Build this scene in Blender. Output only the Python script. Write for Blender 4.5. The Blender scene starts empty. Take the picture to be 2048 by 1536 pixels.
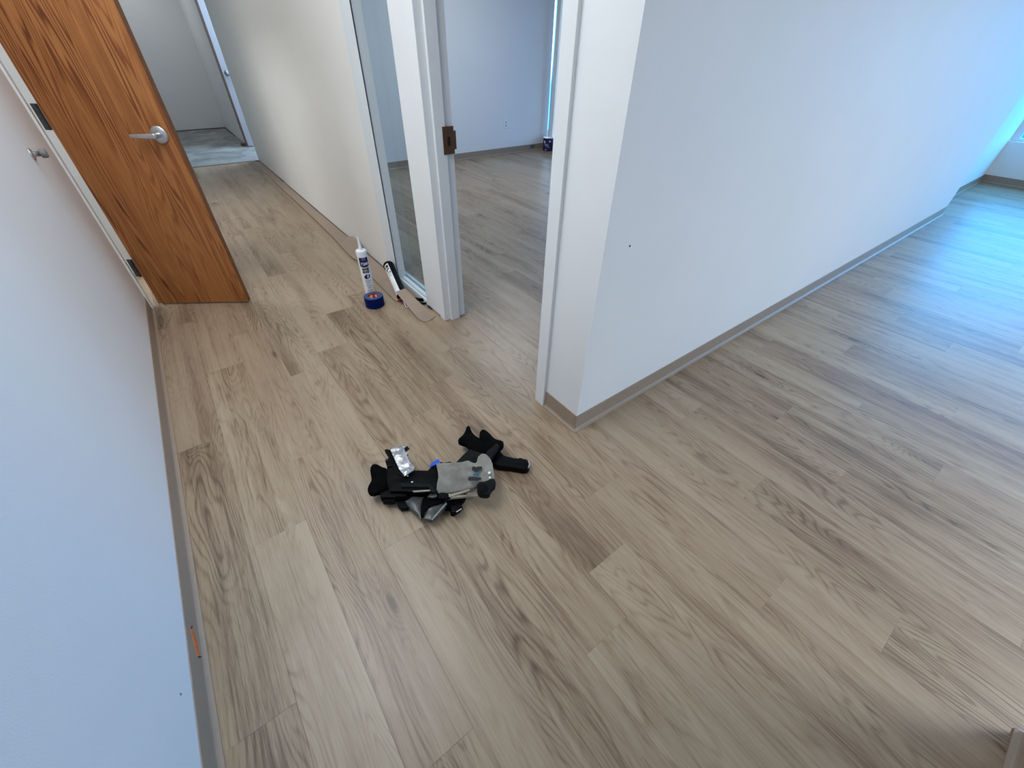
import bpy, bmesh, math, random
from mathutils import Vector, Matrix
from mathutils.geometry import delaunay_2d_cdt
random.seed(7)
S = bpy.context.scene
COL = S.collection

# ------------------------------------------------------------------ camera
cam_d = bpy.data.cameras.new('camera'); cam = bpy.data.objects.new('camera', cam_d); COL.objects.link(cam)
yaw, pitch, roll, FPX, CAMZ = 0.654471527, -0.698300740, 0.0205298411, 811.021491, 1.4
f_ = Vector((math.sin(yaw)*math.cos(pitch), math.cos(yaw)*math.cos(pitch), math.sin(pitch)))
r0 = Vector((math.cos(yaw), -math.sin(yaw), 0)); u0 = r0.cross(f_)
r_ = r0*math.cos(roll) + u0*math.sin(roll); u_ = -r0*math.sin(roll) + u0*math.cos(roll)
m = Matrix((r_, u_, -f_)).transposed().to_4x4(); m.translation = Vector((0, 0, CAMZ)); cam.matrix_world = m
cam_d.sensor_width = 36; cam_d.lens = FPX/2048*36; cam_d.clip_start = 0.02
S.camera = cam
# ------------------------------------------------------------------ world, exposure
W = bpy.data.worlds.new('sky'); S.world = W; W.use_nodes = True
wn_ = W.node_tree; bg = wn_.nodes['Background']           # pale blue sky above the horizon, dimmer teal ground below it
tc_ = wn_.nodes.new('ShaderNodeTexCoord'); sx_ = wn_.nodes.new('ShaderNodeSeparateXYZ'); mr_ = wn_.nodes.new('ShaderNodeMapRange'); rp_ = wn_.nodes.new('ShaderNodeValToRGB')
wn_.links.new(tc_.outputs['Generated'], sx_.inputs[0]); wn_.links.new(sx_.outputs[2], mr_.inputs[0]); mr_.inputs[1].default_value = -.06; mr_.inputs[2].default_value = .06
rp_.color_ramp.elements[0].color = (.03, .10, .14, 1); rp_.color_ramp.elements[1].color = (.60, .79, 1.0, 1)
wn_.links.new(mr_.outputs[0], rp_.inputs[0]); wn_.links.new(rp_.outputs[0], bg.inputs[0]); bg.inputs[1].default_value = 8.0
S.view_settings.view_transform = 'Standard'; S.view_settings.look = 'None'
S.view_settings.gamma = 1; S.view_settings.use_curve_mapping = False; S.view_settings.exposure = 0.48
S.cycles.max_bounces = 10; S.cycles.diffuse_bounces = 6; S.cycles.use_denoising = True
S.cycles.sample_clamp_indirect = 6; S.cycles.caustics_reflective = False; S.cycles.caustics_refractive = False
# ------------------------------------------------------------------ ceiling lamps out of view, added to light the rooms
CEIL = 2.6
def lamp(x, y, sx, sy, power, col, z=CEIL-0.03):
    d = bpy.data.lights.new('added_ceiling_lamp', 'AREA'); d.shape = 'RECTANGLE'; d.size = sx; d.size_y = sy
    d.energy = power; d.color = col
    o = bpy.data.objects.new('added_ceiling_lamp', d); COL.objects.link(o); o.location = (x, y, z); return o
COOL = (.80, .90, 1.0); NEUT = (1.0, 0.94, 0.86); WARM = (1.0, 0.88, 0.72); BLUE = (.55, .78, 1.0); COOL4 = (.83, .92, 1.0); COOL3 = (.87, .945, 1.0); COOL2 = (.93, .975, 1.0); PINK = (1.0, .86, .88)
lamp(0.05, 5.4, 0.6, 1.2, 4, COOL2)           # hall
lamp(-0.05, 2.95, 0.6, 1.2, 8, COOL2)         # hall, middle
lamp(-0.10, 1.5, 0.6, 1.2, 19, COOL3)         # hall, near
lamp(2.9, -2.4, 1.2, 0.6, 80, COOL3)          # big room
lamp(6.2, -2.2, 1.2, 0.6, 26, COOL3)
lamp(3.3, 4.3, 0.6, 1.2, 28, COOL4)           # office
lamp(0.2, 10.2, 0.6, 1.2, 7, COOL2)           # far room
lamp(2.2, 8.3, 1.2, 0.6, 46, BLUE)            # cross corridor, blue to stand in for daylight
lamp(-1.7, 5.0, 0.6, 1.2, 42, COOL2)          # added side room, brightens the lower hall wall
def portal(x, y, z, sx, sy, rot):
    d = bpy.data.lights.new('window_portal', 'AREA'); d.shape = 'RECTANGLE'; d.size = sx; d.size_y = sy
    d.cycles.is_portal = True
    o = bpy.data.objects.new('window_portal', d); COL.objects.link(o); o.location = (x, y, z); o.rotation_euler = rot
# ================================================================== helpers
def link(name, bm, mat, parent=None, smooth=False):
    me = bpy.data.meshes.new(name); bm.normal_update(); bm.to_mesh(me); bm.free()
    if smooth:
        me.polygons.foreach_set('use_smooth', [True]*len(me.polygons))
    if mat: me.materials.append(mat)
    o = bpy.data.objects.new(name, me); COL.objects.link(o)
    if parent: o.parent = parent
    return o
def tag(o, label=None, cat=None, group=None, kind=None):
    if label: o['label'] = label
    if cat: o['category'] = cat
    if group: o['group'] = group
    if kind: o['kind'] = kind
    return o
def empty(name, loc, label, cat, rz=0, group=None):
    o = bpy.data.objects.new(name, None); COL.objects.link(o); o.location = loc; o.rotation_euler = (0, 0, rz)
    o.empty_display_size = .05
    return tag(o, label, cat, group)
def box(bm, a, b, bev=0.0):
    vs = [bm.verts.new((x, y, z)) for z in (a[2], b[2]) for y in (a[1], b[1]) for x in (a[0], b[0])]
    fs = [bm.faces.new([vs[i] for i in q]) for q in ((0,2,3,1),(4,5,7,6),(0,1,5,4),(2,6,7,3),(0,4,6,2),(1,3,7,5))]
    if bev:
        es = list({e for f in fs for e in f.edges})
        bmesh.ops.bevel(bm, geom=es, offset=bev, segments=2, affect='EDGES', profile=.6)
def cyl(bm, p, q, r, r2=None, n=24, caps=True, bev=0):
    p, q = Vector(p), Vector(q); r2 = r if r2 is None else r2
    d = (q-p).normalized(); a = d.orthogonal().normalized(); b = d.cross(a)
    def ring(c, rr): return [bm.verts.new(c+(a*math.cos(t)+b*math.sin(t))*rr) for t in [2*math.pi*i/n for i in range(n)]]
    rs = []
    if bev and caps: rs.append(ring(p, r-bev)); rs.append(ring(p+d*bev, r)); rs.append(ring(q-d*bev, r2)); rs.append(ring(q, r2-bev))
    else: rs = [ring(p, r), ring(q, r2)]
    for A, B in zip(rs, rs[1:]):
        for i in range(n): bm.faces.new((A[i], A[(i+1)%n], B[(i+1)%n], B[i]))
    if caps: bm.faces.new(rs[0][::-1]); bm.faces.new(rs[-1])
def lathe(bm, prof, n=40, c=(0,0,0), closed=False):
    rs = [[bm.verts.new((c[0]+r*math.cos(2*math.pi*i/n), c[1]+r*math.sin(2*math.pi*i/n), c[2]+z)) for i in range(n)] for r, z in prof]
    pairs = list(zip(rs, rs[1:])) + ([(rs[-1], rs[0])] if closed else [])
    for A, B in pairs:
        for i in range(n): bm.faces.new((A[i], A[(i+1)%n], B[(i+1)%n], B[i]))
    if not closed:
        if prof[0][0] > 1e-5: bm.faces.new(rs[0][::-1])
        if prof[-1][0] > 1e-5: bm.faces.new(rs[-1])
def tube(bm, pts, r, n=10):
    pts = [Vector(p) for p in pts]; prev = None; a = None
    for i, p in enumerate(pts):
        d = (pts[min(i+1, len(pts)-1)]-pts[max(i-1, 0)]).normalized()
        a = d.orthogonal().normalized() if a is None else (a-d*a.dot(d)).normalized()
        b = d.cross(a); rr = r[i] if isinstance(r, (list, tuple)) else r
        ring = [bm.verts.new(p+(a*math.cos(2*math.pi*k/n)+b*math.sin(2*math.pi*k/n))*rr) for k in range(n)]
        if prev:
            for k in range(n): bm.faces.new((prev[k], prev[(k+1)%n], ring[(k+1)%n], ring[k]))
        else: bm.faces.new(ring[::-1])
        prev = ring
    bm.faces.new(prev)
def sweep(bm, path, prof, closed_prof=True):
    """path: list of (x, y, nx, ny) with outward offset normals; prof: (offset, z) loop"""
    rings = [[bm.verts.new((x+nx*d, y+ny*d, z)) for d, z in prof] for x, y, nx, ny in path]
    k = len(prof)
    for A, B in zip(rings, rings[1:]):
        for i in range(k if closed_prof else k-1):
            bm.faces.new((A[i], B[i], B[(i+1)%k], A[(i+1)%k]))
    if closed_prof: bm.faces.new(rings[0]); bm.faces.new(rings[-1][::-1])
    bmesh.ops.recalc_face_normals(bm, faces=bm.faces)
# ------------------------------------------------------------------ node helpers
def mat(name, rough=.5, metal=0.0, spec=.5):
    M = bpy.data.materials.new(name); M.use_nodes = True
    nt = M.node_tree; b = nt.nodes['Principled BSDF']
    b.inputs['Roughness'].default_value = rough; b.inputs['Metallic'].default_value = metal
    b.inputs['Specular IOR Level'].default_value = spec
    return M, nt, b
def N(nt, t, **kw):
    n = nt.nodes.new(t)
    for k, v in kw.items(): setattr(n, k, v)
    return n
def sock(nt, n, i, v):
    if hasattr(v, 'is_linked') or isinstance(v, bpy.types.NodeSocket): nt.links.new(v, n.inputs[i])
    else: n.inputs[i].default_value = v
def math_(nt, op, a, b=0.0, c=0.0, clamp=False):
    n = N(nt, 'ShaderNodeMath', operation=op); n.use_clamp = clamp
    sock(nt, n, 0, a); sock(nt, n, 1, b); sock(nt, n, 2, c); return n.outputs[0]
def noise(nt, vec, scale, detail=3, rough=.5, dist=0.0, dim='3D'):
    n = N(nt, 'ShaderNodeTexNoise'); n.noise_dimensions = dim
    nt.links.new(vec, n.inputs['Vector']); n.inputs['Scale'].default_value = scale
    n.inputs['Detail'].default_value = detail; n.inputs['Roughness'].default_value = rough; n.inputs['Distortion'].default_value = dist
    return n.outputs['Fac']
def ramp(nt, fac, stops, interp='LINEAR'):
    n = N(nt, 'ShaderNodeValToRGB'); cr = n.color_ramp; cr.interpolation = interp
    while len(cr.elements) < len(stops): cr.elements.new(.5)
    for e, (p, c) in zip(cr.elements, stops): e.position = p; e.color = (*c, 1) if len(c) == 3 else c
    nt.links.new(fac, n.inputs[0]); return n.outputs[0]
def mix(nt, fac, a, b, mode='MIX'):
    n = N(nt, 'ShaderNodeMix', data_type='RGBA', blend_type=mode)
    for i, v in ((0, fac), (6, a), (7, b)):
        if isinstance(v, bpy.types.NodeSocket): nt.links.new(v, n.inputs[i])
        else: n.inputs[i].default_value = v if i == 0 else (*v, 1) if len(v) == 3 else v
    return n.outputs[2]
def bump(nt, b, h, strength, dist=.002):
    n = N(nt, 'ShaderNodeBump'); n.inputs['Strength'].default_value = strength; n.inputs['Distance'].default_value = dist
    nt.links.new(h, n.inputs['Height']); nt.links.new(n.outputs[0], b.inputs['Normal'])
def objco(nt): return N(nt, 'ShaderNodeTexCoord').outputs['Object']
def mapping(nt, vec, scale, loc=(0,0,0)):
    n = N(nt, 'ShaderNodeMapping'); nt.links.new(vec, n.inputs[0]); n.inputs['Scale'].default_value = scale
    if isinstance(loc, bpy.types.NodeSocket): nt.links.new(loc, n.inputs['Location'])
    else: n.inputs['Location'].default_value = loc
    return n.outputs[0]
def srgb(r, g, b):
    def c(v):
        v /= 255; return v/12.92 if v <= .04045 else ((v+.055)/1.055)**2.4
    return (c(r), c(g), c(b))
def simple(name, col, rough=.5, metal=0.0, var=.06, scale=30, bmp=0.0, bscale=200, spec=.5):
    M, nt, b = mat(name, rough, metal, spec); co = objco(nt)
    n = noise(nt, co, scale, 4)
    lo = tuple(max(0, c*(1-var)) for c in col); hi = tuple(min(1, c*(1+var)) for c in col)
    nt.links.new(ramp(nt, n, [(.3, lo), (.7, hi)]), b.inputs['Base Color'])
    if bmp: bump(nt, b, noise(nt, co, bscale, 3), bmp)
    return M
# ------------------------------------------------------------------ materials
M_wall = simple('white_wall_paint', (.80, .80, .80), .55, var=.012, scale=3, bmp=.22, bscale=320, spec=.35)
M_cream = simple('cream_wall_paint', (.80, .785, .75), .55, var=.015, scale=2.5, bmp=.22, bscale=320, spec=.35)
M_trim = simple('white_enamel', (.78, .79, .79), .38, var=.01, scale=6, bmp=.03, bscale=90)
M_ceiling = simple('ceiling_tile', (.80, .80, .79), .8, var=.03, scale=60)
M_vinyl = simple('taupe_vinyl', srgb(152, 134, 117), .42, var=.03, scale=25, bmp=.02)
M_strip = simple('loose_taupe_vinyl', srgb(158, 138, 122), .5, var=.03, scale=18, bmp=.02)
M_black = simple('black_plastic', (.0012, .0012, .0016), .6, var=.3, scale=40, bmp=.15, bscale=120, spec=.10)
M_blackfab = simple('black_neoprene', (.0022, .0022, .0022), .9, var=.35, scale=50, bmp=.3, bscale=500, spec=.06)
M_rubber = simple('charcoal_webbing', (.008, .009, .0095), .75, var=.25, scale=60, bmp=.25, bscale=400, spec=.12)
M_steel = simple('brushed_steel', (.62, .63, .65), .28, 1.0, var=.05, scale=80)
M_darksteel = simple('dark_steel', (.06, .062, .065), .4, .8, var=.15, scale=60)
M_bronze = simple('bronze_brown_metal', srgb(92, 64, 42), .45, .5, var=.15, scale=40)
M_hole = simple('dark_hole', (.004, .004, .004), .9)
M_white_pl = simple('white_plastic', (.86, .87, .88), .35, var=.01)
M_navy = simple('navy_print', srgb(28, 24, 78), .45, var=.05)
M_ink = simple('black_print', (.008, .008, .012), .5)
M_grey_ink = simple('grey_small_print', (.22, .22, .24), .5)
M_white_ink = simple('white_print', (.85, .85, .88), .5)
M_tape = simple('blue_masking_tape', srgb(0, 22, 84), .6, var=.12, scale=60, bmp=.12, bscale=250, spec=.12)
M_tape_side = simple('blue_tape_edge', srgb(30, 70, 128), .8, var=.12, scale=200)
M_core = simple('orange_card_core', srgb(176, 72, 30), .6, var=.15, scale=60)
M_orange = simple('orange_adhesive', srgb(205, 112, 58), .6, var=.2, scale=160, bmp=.4, bscale=300)
M_red = simple('red_plastic', srgb(120, 30, 30), .4)
M_bluebit = simple('bright_blue_tape', srgb(20, 80, 190), .45, var=.1)

def make_wall_concrete():
    M, nt, b = mat('bare_concrete', .75); co = objco(nt)
    a = noise(nt, co, 3.0, 6, .6, .6); c = noise(nt, mapping(nt, co, (2, 9, 1)), 6, 4, .6)
    v = math_(nt, 'ADD', math_(nt, 'MULTIPLY', a, .7), math_(nt, 'MULTIPLY', c, .3))
    nt.links.new(ramp(nt, v, [(.36, (.15, .15, .145)), (.5, (.27, .27, .265)), (.64, (.38, .38, .37))]), b.inputs['Base Color'])
    bump(nt, b, a, .2); return M
M_conc = make_wall_concrete()

def make_plank():
    M, nt, b = mat('oak_vinyl_plank', .5, spec=.5)
    co = objco(nt); oi = N(nt, 'ShaderNodeObjectInfo').outputs['Random']
    r2 = math_(nt, 'FRACT', math_(nt, 'MULTIPLY', oi, 37.31)); r3 = math_(nt, 'FRACT', math_(nt, 'MULTIPLY', oi, 91.7))
    cx = N(nt, 'ShaderNodeCombineXYZ'); nt.links.new(math_(nt, 'MULTIPLY', oi, 613.0), cx.inputs[0]); nt.links.new(math_(nt, 'MULTIPLY', r2, 271.0), cx.inputs[1]); nt.links.new(math_(nt, 'MULTIPLY', r3, 33.0), cx.inputs[2])
    va = N(nt, 'ShaderNodeVectorMath', operation='ADD'); nt.links.new(co, va.inputs[0]); nt.links.new(cx.outputs[0], va.inputs[1]); p = va.outputs[0]
    # knots: sparse elongated cells
    vk = N(nt, 'ShaderNodeTexVoronoi'); vk.feature = 'F1'; vk.inputs['Scale'].default_value = 1.0; vk.inputs['Randomness'].default_value = .9
    nt.links.new(mapping(nt, p, (5.2, 1.55, 1.0)), vk.inputs['Vector'])
    d = vk.outputs['Distance']; kr = N(nt, 'ShaderNodeSeparateColor'); nt.links.new(vk.outputs['Color'], kr.inputs[0])
    on = math_(nt, 'GREATER_THAN', kr.outputs[0], .32)
    knot = math_(nt, 'MULTIPLY', on, math_(nt, 'SUBTRACT', 1.0, math_(nt, 'MULTIPLY', d, 13.0), clamp=True))
    halo = math_(nt, 'MULTIPLY', on, math_(nt, 'SUBTRACT', 1.0, math_(nt, 'MULTIPLY', d, 3.0), clamp=True))
    # growth-ring field: contour lines of a smooth field stretched along the plank and lifted round knots
    h = noise(nt, mapping(nt, p, (8.5, 1.15, 1)), 1.0, 1.5, .4)
    hf = math_(nt, 'ADD', h, math_(nt, 'MULTIPLY', math_(nt, 'MULTIPLY', halo, halo), .35))
    wob = noise(nt, mapping(nt, p, (60, 9, 1)), 1.0, 2)
    ph = math_(nt, 'ADD', math_(nt, 'MULTIPLY', hf, 150.0), math_(nt, 'MULTIPLY', wob, 2.6))
    line = math_(nt, 'POWER', math_(nt, 'ADD', math_(nt, 'MULTIPLY', math_(nt, 'SINE', ph), .5), .5), 3.0)
    fade = ramp(nt, noise(nt, mapping(nt, p, (7, 1.6, 1), (3, 7, 0)), 1.0, 2), [(.36, (0,0,0)), (.60, (1,1,1))])
    line = math_(nt, 'MULTIPLY', line, math_(nt, 'MULTIPLY', fade, 1.0))
    # staves printed side by side, soft mottling, fine pores
    band = noise(nt, mapping(nt, p, (17, .32, 1)), 1.0, 2, .6)
    blot = noise(nt, mapping(nt, p, (10, 2.2, 1), (9, 2, 5)), 1.0, 4, .55)
    pore = noise(nt, mapping(nt, p, (330, 16, 1)), 1.0, 3, .65)
    streak = noise(nt, mapping(nt, p, (120, 2.6, 1)), 1.0, 3, .65)
    t = math_(nt, 'ADD', math_(nt, 'MULTIPLY', band, .62), math_(nt, 'MULTIPLY', blot, .55))
    t = math_(nt, 'ADD', t, math_(nt, 'MULTIPLY', oi, .24))
    sx = N(nt, 'ShaderNodeSeparateXYZ'); nt.links.new(co, sx.inputs[0])
    wn = N(nt, 'ShaderNodeTexWhiteNoise', noise_dimensions='2D'); cw = N(nt, 'ShaderNodeCombineXYZ')
    wx = math_(nt, 'ADD', sx.outputs[0], math_(nt, 'MULTIPLY', math_(nt, 'SUBTRACT', band, .5), .012))
    nt.links.new(math_(nt, 'FLOOR', math_(nt, 'MULTIPLY', math_(nt, 'ADD', wx, math_(nt, 'MULTIPLY', r2, .05)), 16.5)), cw.inputs[0]); nt.links.new(math_(nt, 'MULTIPLY', oi, 97.0), cw.inputs[1]); nt.links.new(cw.outputs[0], wn.inputs['Vector'])
    t = math_(nt, 'ADD', t, math_(nt, 'MULTIPLY', math_(nt, 'SUBTRACT', wn.outputs['Value'], .5), .15))
    t = math_(nt, 'ADD', t, math_(nt, 'MULTIPLY', streak, .55))
    t = math_(nt, 'ADD', t, math_(nt, 'MULTIPLY', pore, .56))
    t = math_(nt, 'SUBTRACT', t, math_(nt, 'MULTIPLY', line, .22))
    t = math_(nt, 'SUBTRACT', t, math_(nt, 'MULTIPLY', halo, .16))
    t = math_(nt, 'SUBTRACT', t, math_(nt, 'MULTIPLY', knot, .55))
    t = math_(nt, 'SUBTRACT', t, .445)
    c1 = ramp(nt, t, [(.24, PL_D), (.54, PL_M), (.74, PL_L), (1.0, PL_X)])
    hue = mix(nt, math_(nt, 'MULTIPLY', r3, .27), c1, (.32, .212, .148), 'MIX')
    nt.links.new(hue, b.inputs['Base Color'])
    rr = math_(nt, 'ADD', math_(nt, 'MULTIPLY', pore, .14), .30); nt.links.new(rr, b.inputs['Roughness'])
    bump(nt, b, math_(nt, 'SUBTRACT', pore, math_(nt, 'MULTIPLY', line, .5)), .10, .001)
    return M
PL_D, PL_M, PL_L, PL_X = (.069, .041, .023), (.195, .131, .080), (.322, .237, .155), (.405, .318, .220)
M_plank = make_plank()

def make_oak():
    M, nt, b = mat('golden_oak_veneer', .42, spec=.4); co = objco(nt)
    h = noise(nt, mapping(nt, co, (8.5, 1, .42)), 1.0, 1.5, .4, .2)
    wob = noise(nt, mapping(nt, co, (60, 1, 5)), 1.0, 2)
    ph = math_(nt, 'ADD', math_(nt, 'MULTIPLY', h, 170.0), math_(nt, 'MULTIPLY', wob, 4.5))
    line = math_(nt, 'POWER', math_(nt, 'ADD', math_(nt, 'MULTIPLY', math_(nt, 'SINE', ph), .5), .5), 2.2)
    fade = ramp(nt, noise(nt, mapping(nt, co, (6, 1, 1.2), (4, 0, 2)), 1.0, 2), [(.38, (.12,.12,.12)), (.62, (1,1,1))])
    pore = noise(nt, mapping(nt, co, (420, 30, 11)), 1.0, 3, .6); st = noise(nt, mapping(nt, co, (55, 5, 1.4)), 1.0, 3)
    t = math_(nt, 'ADD', math_(nt, 'MULTIPLY', math_(nt, 'MULTIPLY', line, fade), .55), math_(nt, 'MULTIPLY', pore, .42))
    t = math_(nt, 'ADD', t, math_(nt, 'MULTIPLY', st, .35))
    nt.links.new(ramp(nt, t, [(.30, OAK_L), (.60, OAK_M), (.95, OAK_D)]), b.inputs['Base Color'])
    bump(nt, b, pore, .08, .001); return M
OAK_L, OAK_M, OAK_D = srgb(178, 120, 68), srgb(150, 90, 46), srgb(100, 52, 24)
M_oak = make_oak()
M_oakedge = simple('dark_oak_edge', srgb(112, 68, 36), .5, var=.2, scale=60)
M_brownedge = simple('brown_door_edge', srgb(92, 68, 58), .5, var=.15, scale=60)
M_greydoor = simple('grey_painted_door', srgb(176, 172, 180), .45, var=.02, scale=8)

def make_glass(name, tint, rough=0.0, gloss=.06):
    M = bpy.data.materials.new(name); M.use_nodes = True; nt = M.node_tree; nt.nodes.clear()
    o = N(nt, 'ShaderNodeOutputMaterial'); t = N(nt, 'ShaderNodeBsdfTransparent'); g = N(nt, 'ShaderNodeBsdfGlossy'); mx = N(nt, 'ShaderNodeMixShader')
    co = objco(nt); c = ramp(nt, noise(nt, co, 2.0, 2), [(.3, tuple(x*.98 for x in tint)), (.7, tint)]); nt.links.new(c, t.inputs[0])
    g.inputs['Roughness'].default_value = rough; lw = N(nt, 'ShaderNodeLayerWeight'); lw.inputs[0].default_value = .5
    fr = math_(nt, 'ADD', .018, math_(nt, 'MULTIPLY', math_(nt, 'POWER', lw.outputs['Facing'], 5.0), .45)); nt.links.new(fr, mx.inputs[0]); nt.links.new(t.outputs[0], mx.inputs[1]); nt.links.new(g.outputs[0], mx.inputs[2])
    nt.links.new(mx.outputs[0], o.inputs[0]); return M
M_glass = make_glass('clear_glass', (.88, .93, .94))
M_cyan = make_glass('cyan_tinted_glass', (.33, .745, 1.0)); M_cyan2 = make_glass('teal_tinted_glass', (.24, .50, .70))  # second glass is a darker copy that dims the office daylight

def make_suede():
    M, nt, b = mat('worn_grey_suede', .9, spec=.2); co = objco(nt)
    a = noise(nt, co, 22, 5, .6, .4); f = noise(nt, co, 420, 3); s = noise(nt, co, 9, 3)
    v = math_(nt, 'ADD', math_(nt, 'MULTIPLY', a, .5), math_(nt, 'MULTIPLY', f, .3)); v = math_(nt, 'ADD', v, math_(nt, 'MULTIPLY', s, .35))
    nt.links.new(ramp(nt, v, [(.38, (.135, .128, .108)), (.58, (.235, .225, .196)), (.78, (.33, .318, .285))]), b.inputs['Base Color'])
    bump(nt, b, math_(nt, 'ADD', f, a), .35, .002); return M
M_suede = make_suede()
def make_ducttape():
    M, nt, b = mat('silver_duct_tape', .3, .75); co = objco(nt)
    a = noise(nt, mapping(nt, co, (1, 1, 1)), 38, 3, .5, 1.2)
    nt.links.new(ramp(nt, a, [(.3, (.36, .37, .40)), (.7, (.55, .56, .59))]), b.inputs['Base Color'])
    bump(nt, b, a, .7, .006); return M
M_duct = make_ducttape()
M_cloudy = simple('cloudy_grey_plastic', (.05, .054, .052), .35, var=.35, scale=35, bmp=.2, bscale=60)
M_rim = simple('clear_grey_rim', (.16, .165, .155), .4, var=.2, scale=60)
M_beige = simple('beige_webbing', srgb(150, 140, 122), .8, var=.15, scale=80)
M_wornspot = simple('worn_dark_spot', (.012, .013, .014), .8, var=.3, scale=80)
M_bluepaint = simple('blue_paint_smear', srgb(40, 84, 110), .7, var=.4, scale=90)
M_whitedot = simple('white_paint_dot', (.7, .7, .68), .6)
# ================================================================== FLOOR
def struct(name, bm, m, parent=None, smooth=False):
    o = link(name, bm, m, parent, smooth); o['kind'] = 'structure'; return o
PT = .006                                    # plank thickness
bm = bmesh.new(); box(bm, (-1.2, -5.6, -.12), (9.4, 7.70, -PT-.0005))
M_sub = simple('floor_underlay', (.10, .08, .06), .8)
floor = struct('floor', bm, M_sub)
PW, PLN = .1815, 1.2225
def plank_mesh(x0, x1, y0, y1):
    bm = bmesh.new(); g = .0001; c = .0005
    x0 += g; x1 -= g; y0 += g; y1 -= g
    lo = [bm.verts.new((x, y, -PT)) for x, y in ((x0,y0),(x1,y0),(x1,y1),(x0,y1))]
    md = [bm.verts.new((x, y, -c*.6)) for x, y in ((x0,y0),(x1,y0),(x1,y1),(x0,y1))]
    tp = [bm.verts.new((x, y, 0)) for x, y in ((x0+c,y0+c),(x1-c,y0+c),(x1-c,y1-c),(x0+c,y1-c))]
    for A, B in ((lo, md), (md, tp)):
        for i in range(4): bm.faces.new((A[i], A[(i+1)%4], B[(i+1)%4], B[i]))
    bm.faces.new(tp); return bm
full = None
ENDS = {-3:.25,-2:.577,-1:1.1375,0:.24,1:.85,2:.99,3:.18,4:.352,5:.572,6:1.157,7:.874,8:.197,9:.62,10:.003,11:.341,12:.982,13:.138,14:.712,
        15:1.05,16:.389,17:.86,18:.605,19:.026,20:.342,21:.979,22:.52,23:.689}
rest = bmesh.new()
nplank = 0
for k in range(-3, 52):
    x0 = -.1025+k*PW; x1 = x0+PW
    if x0 > 9.2: break
    e = ENDS.get(k, random.random()*PLN)
    ymax = 7.695 if k <= 5 else (6.20 if x0 < 5.4 else 1.06)
    j = -6
    while True:
        y0 = e+j*PLN; y1 = y0+PLN; j += 1
        if y1 < -5.5: continue
        if y0 >= ymax-.01: break
        yc0, yc1 = max(y0, -5.5), min(y1, ymax)
        if k >= 6 and x0 >= 5.4 and yc1 < -1.0 or yc1 < -.85:       # behind the camera: joined
            b2 = plank_mesh(x0, x1, yc0, yc1); me = bpy.data.meshes.new('t'); b2.to_mesh(me); b2.free(); rest.from_mesh(me); bpy.data.meshes.remove(me); continue
        cy = (y0+y1)/2
        if yc0 == y0 and yc1 == y1:
            if full is None: full = link('plank', plank_mesh(-PW/2, PW/2, -PLN/2, PLN/2), M_plank, floor); o = full
            else: o = full.copy(); COL.objects.link(o)
        else: o = link('plank', plank_mesh(-PW/2, PW/2, yc0-cy, yc1-cy), M_plank, floor)
        o.location = ((x0+x1)/2, cy, 0); nplank += 1
o = link('plank_field', rest, M_plank, floor); o['kind'] = 'stuff'
bm = bmesh.new(); box(bm, (-3.2, 7.70, -.12), (4.2, 12.0, -.004)); box(bm, (-3.2, 3.32, -.11), (-.66, 7.70, -.004)); conc = struct('floor_concrete', bm, M_conc)  # second slab floors the added side room
bm = bmesh.new(); box(bm, (-.50, 7.690, -.003), (1.05, 7.715, .004), .001); struct('trim_1', bm, simple('dark_edge_strip', srgb(96, 78, 60), .5))
# ================================================================== WALLS
def wall(name, *boxes, m=None):
    bm = bmesh.new()
    for a, b in boxes: box(bm, a, b)
    return struct(name, bm, m or M_wall)
H = CEIL
wall('wall_right', ((1.052, .878, 0), (6.72, 1.0, H)), ((1.052, 1.0, 0), (1.19, 1.093, H)), ((6.60, 1.0, 0), (6.72, 1.03, H)))
wall('wall_recess', ((6.60, 1.03, 0), (9.36, 1.15, H)))
wall('wall_left', ((-.60, -5.5, 0), (-.476, 3.34, H)), m=M_wall)
wall('wall_left_far', ((-.60, 4.08, 0), (-.476, 4.5, H)), ((-.60, 5.6, 0), (-.476, 7.70, H)), ((-.60, 3.34, 2.08), (-.476, 4.08, H)), ((-.60, 4.5, 2.08), (-.476, 5.6, H)))  # farther opening is added to let side-room light into the hall
wall('wall_added_room', ((-3.32, 3.2, 0), (-.60, 3.32, H)), ((-3.32, 3.32, 0), (-3.2, 7.58, H)))  # invented room, put in to throw light through the hall opening
wall('wall_hall', ((1.05, 2.965, 0), (1.112, 7.70, H)), ((1.112, 3.25, 0), (1.19, 7.70, H)), ((1.05, 1.093, 2.12), (1.19, 2.965, H)), m=M_cream)
wall('wall_office', ((1.19, 6.13, 0), (5.352, 6.25, H)))
wall('wall_near', ((.35, -.80, 0), (1.247, -.648, H)))
wall('wall_south', ((-.60, -5.62, 0), (9.36, -5.5, H)))
wall('wall_corridor', ((-3.2, 8.89, 2.1), (1.12, 9.0, H)), ((1.9, 8.89, 0), (4.2, 9.0, H)), ((-3.2, 8.89, 0), (-.75, 9.0, H)))
wall('wall_corridor_near', ((1.19, 7.58, 0), (4.2, 7.70, H)), ((-3.2, 7.58, 0), (-.60, 7.70, H)))
wall('wall_far_room', ((-3.2, 11.2, 0), (1.25, 11.32, H)), ((1.13, 9.0, 0), (1.25, 11.2, H)), ((-3.32, 7.58, 0), (-3.2, 11.32, H)))
bm = bmesh.new()
box(bm, (-3.3, -5.62, CEIL), (9.4, 12.0, CEIL+.1)); struct('ceiling', bm, M_ceiling)
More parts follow.
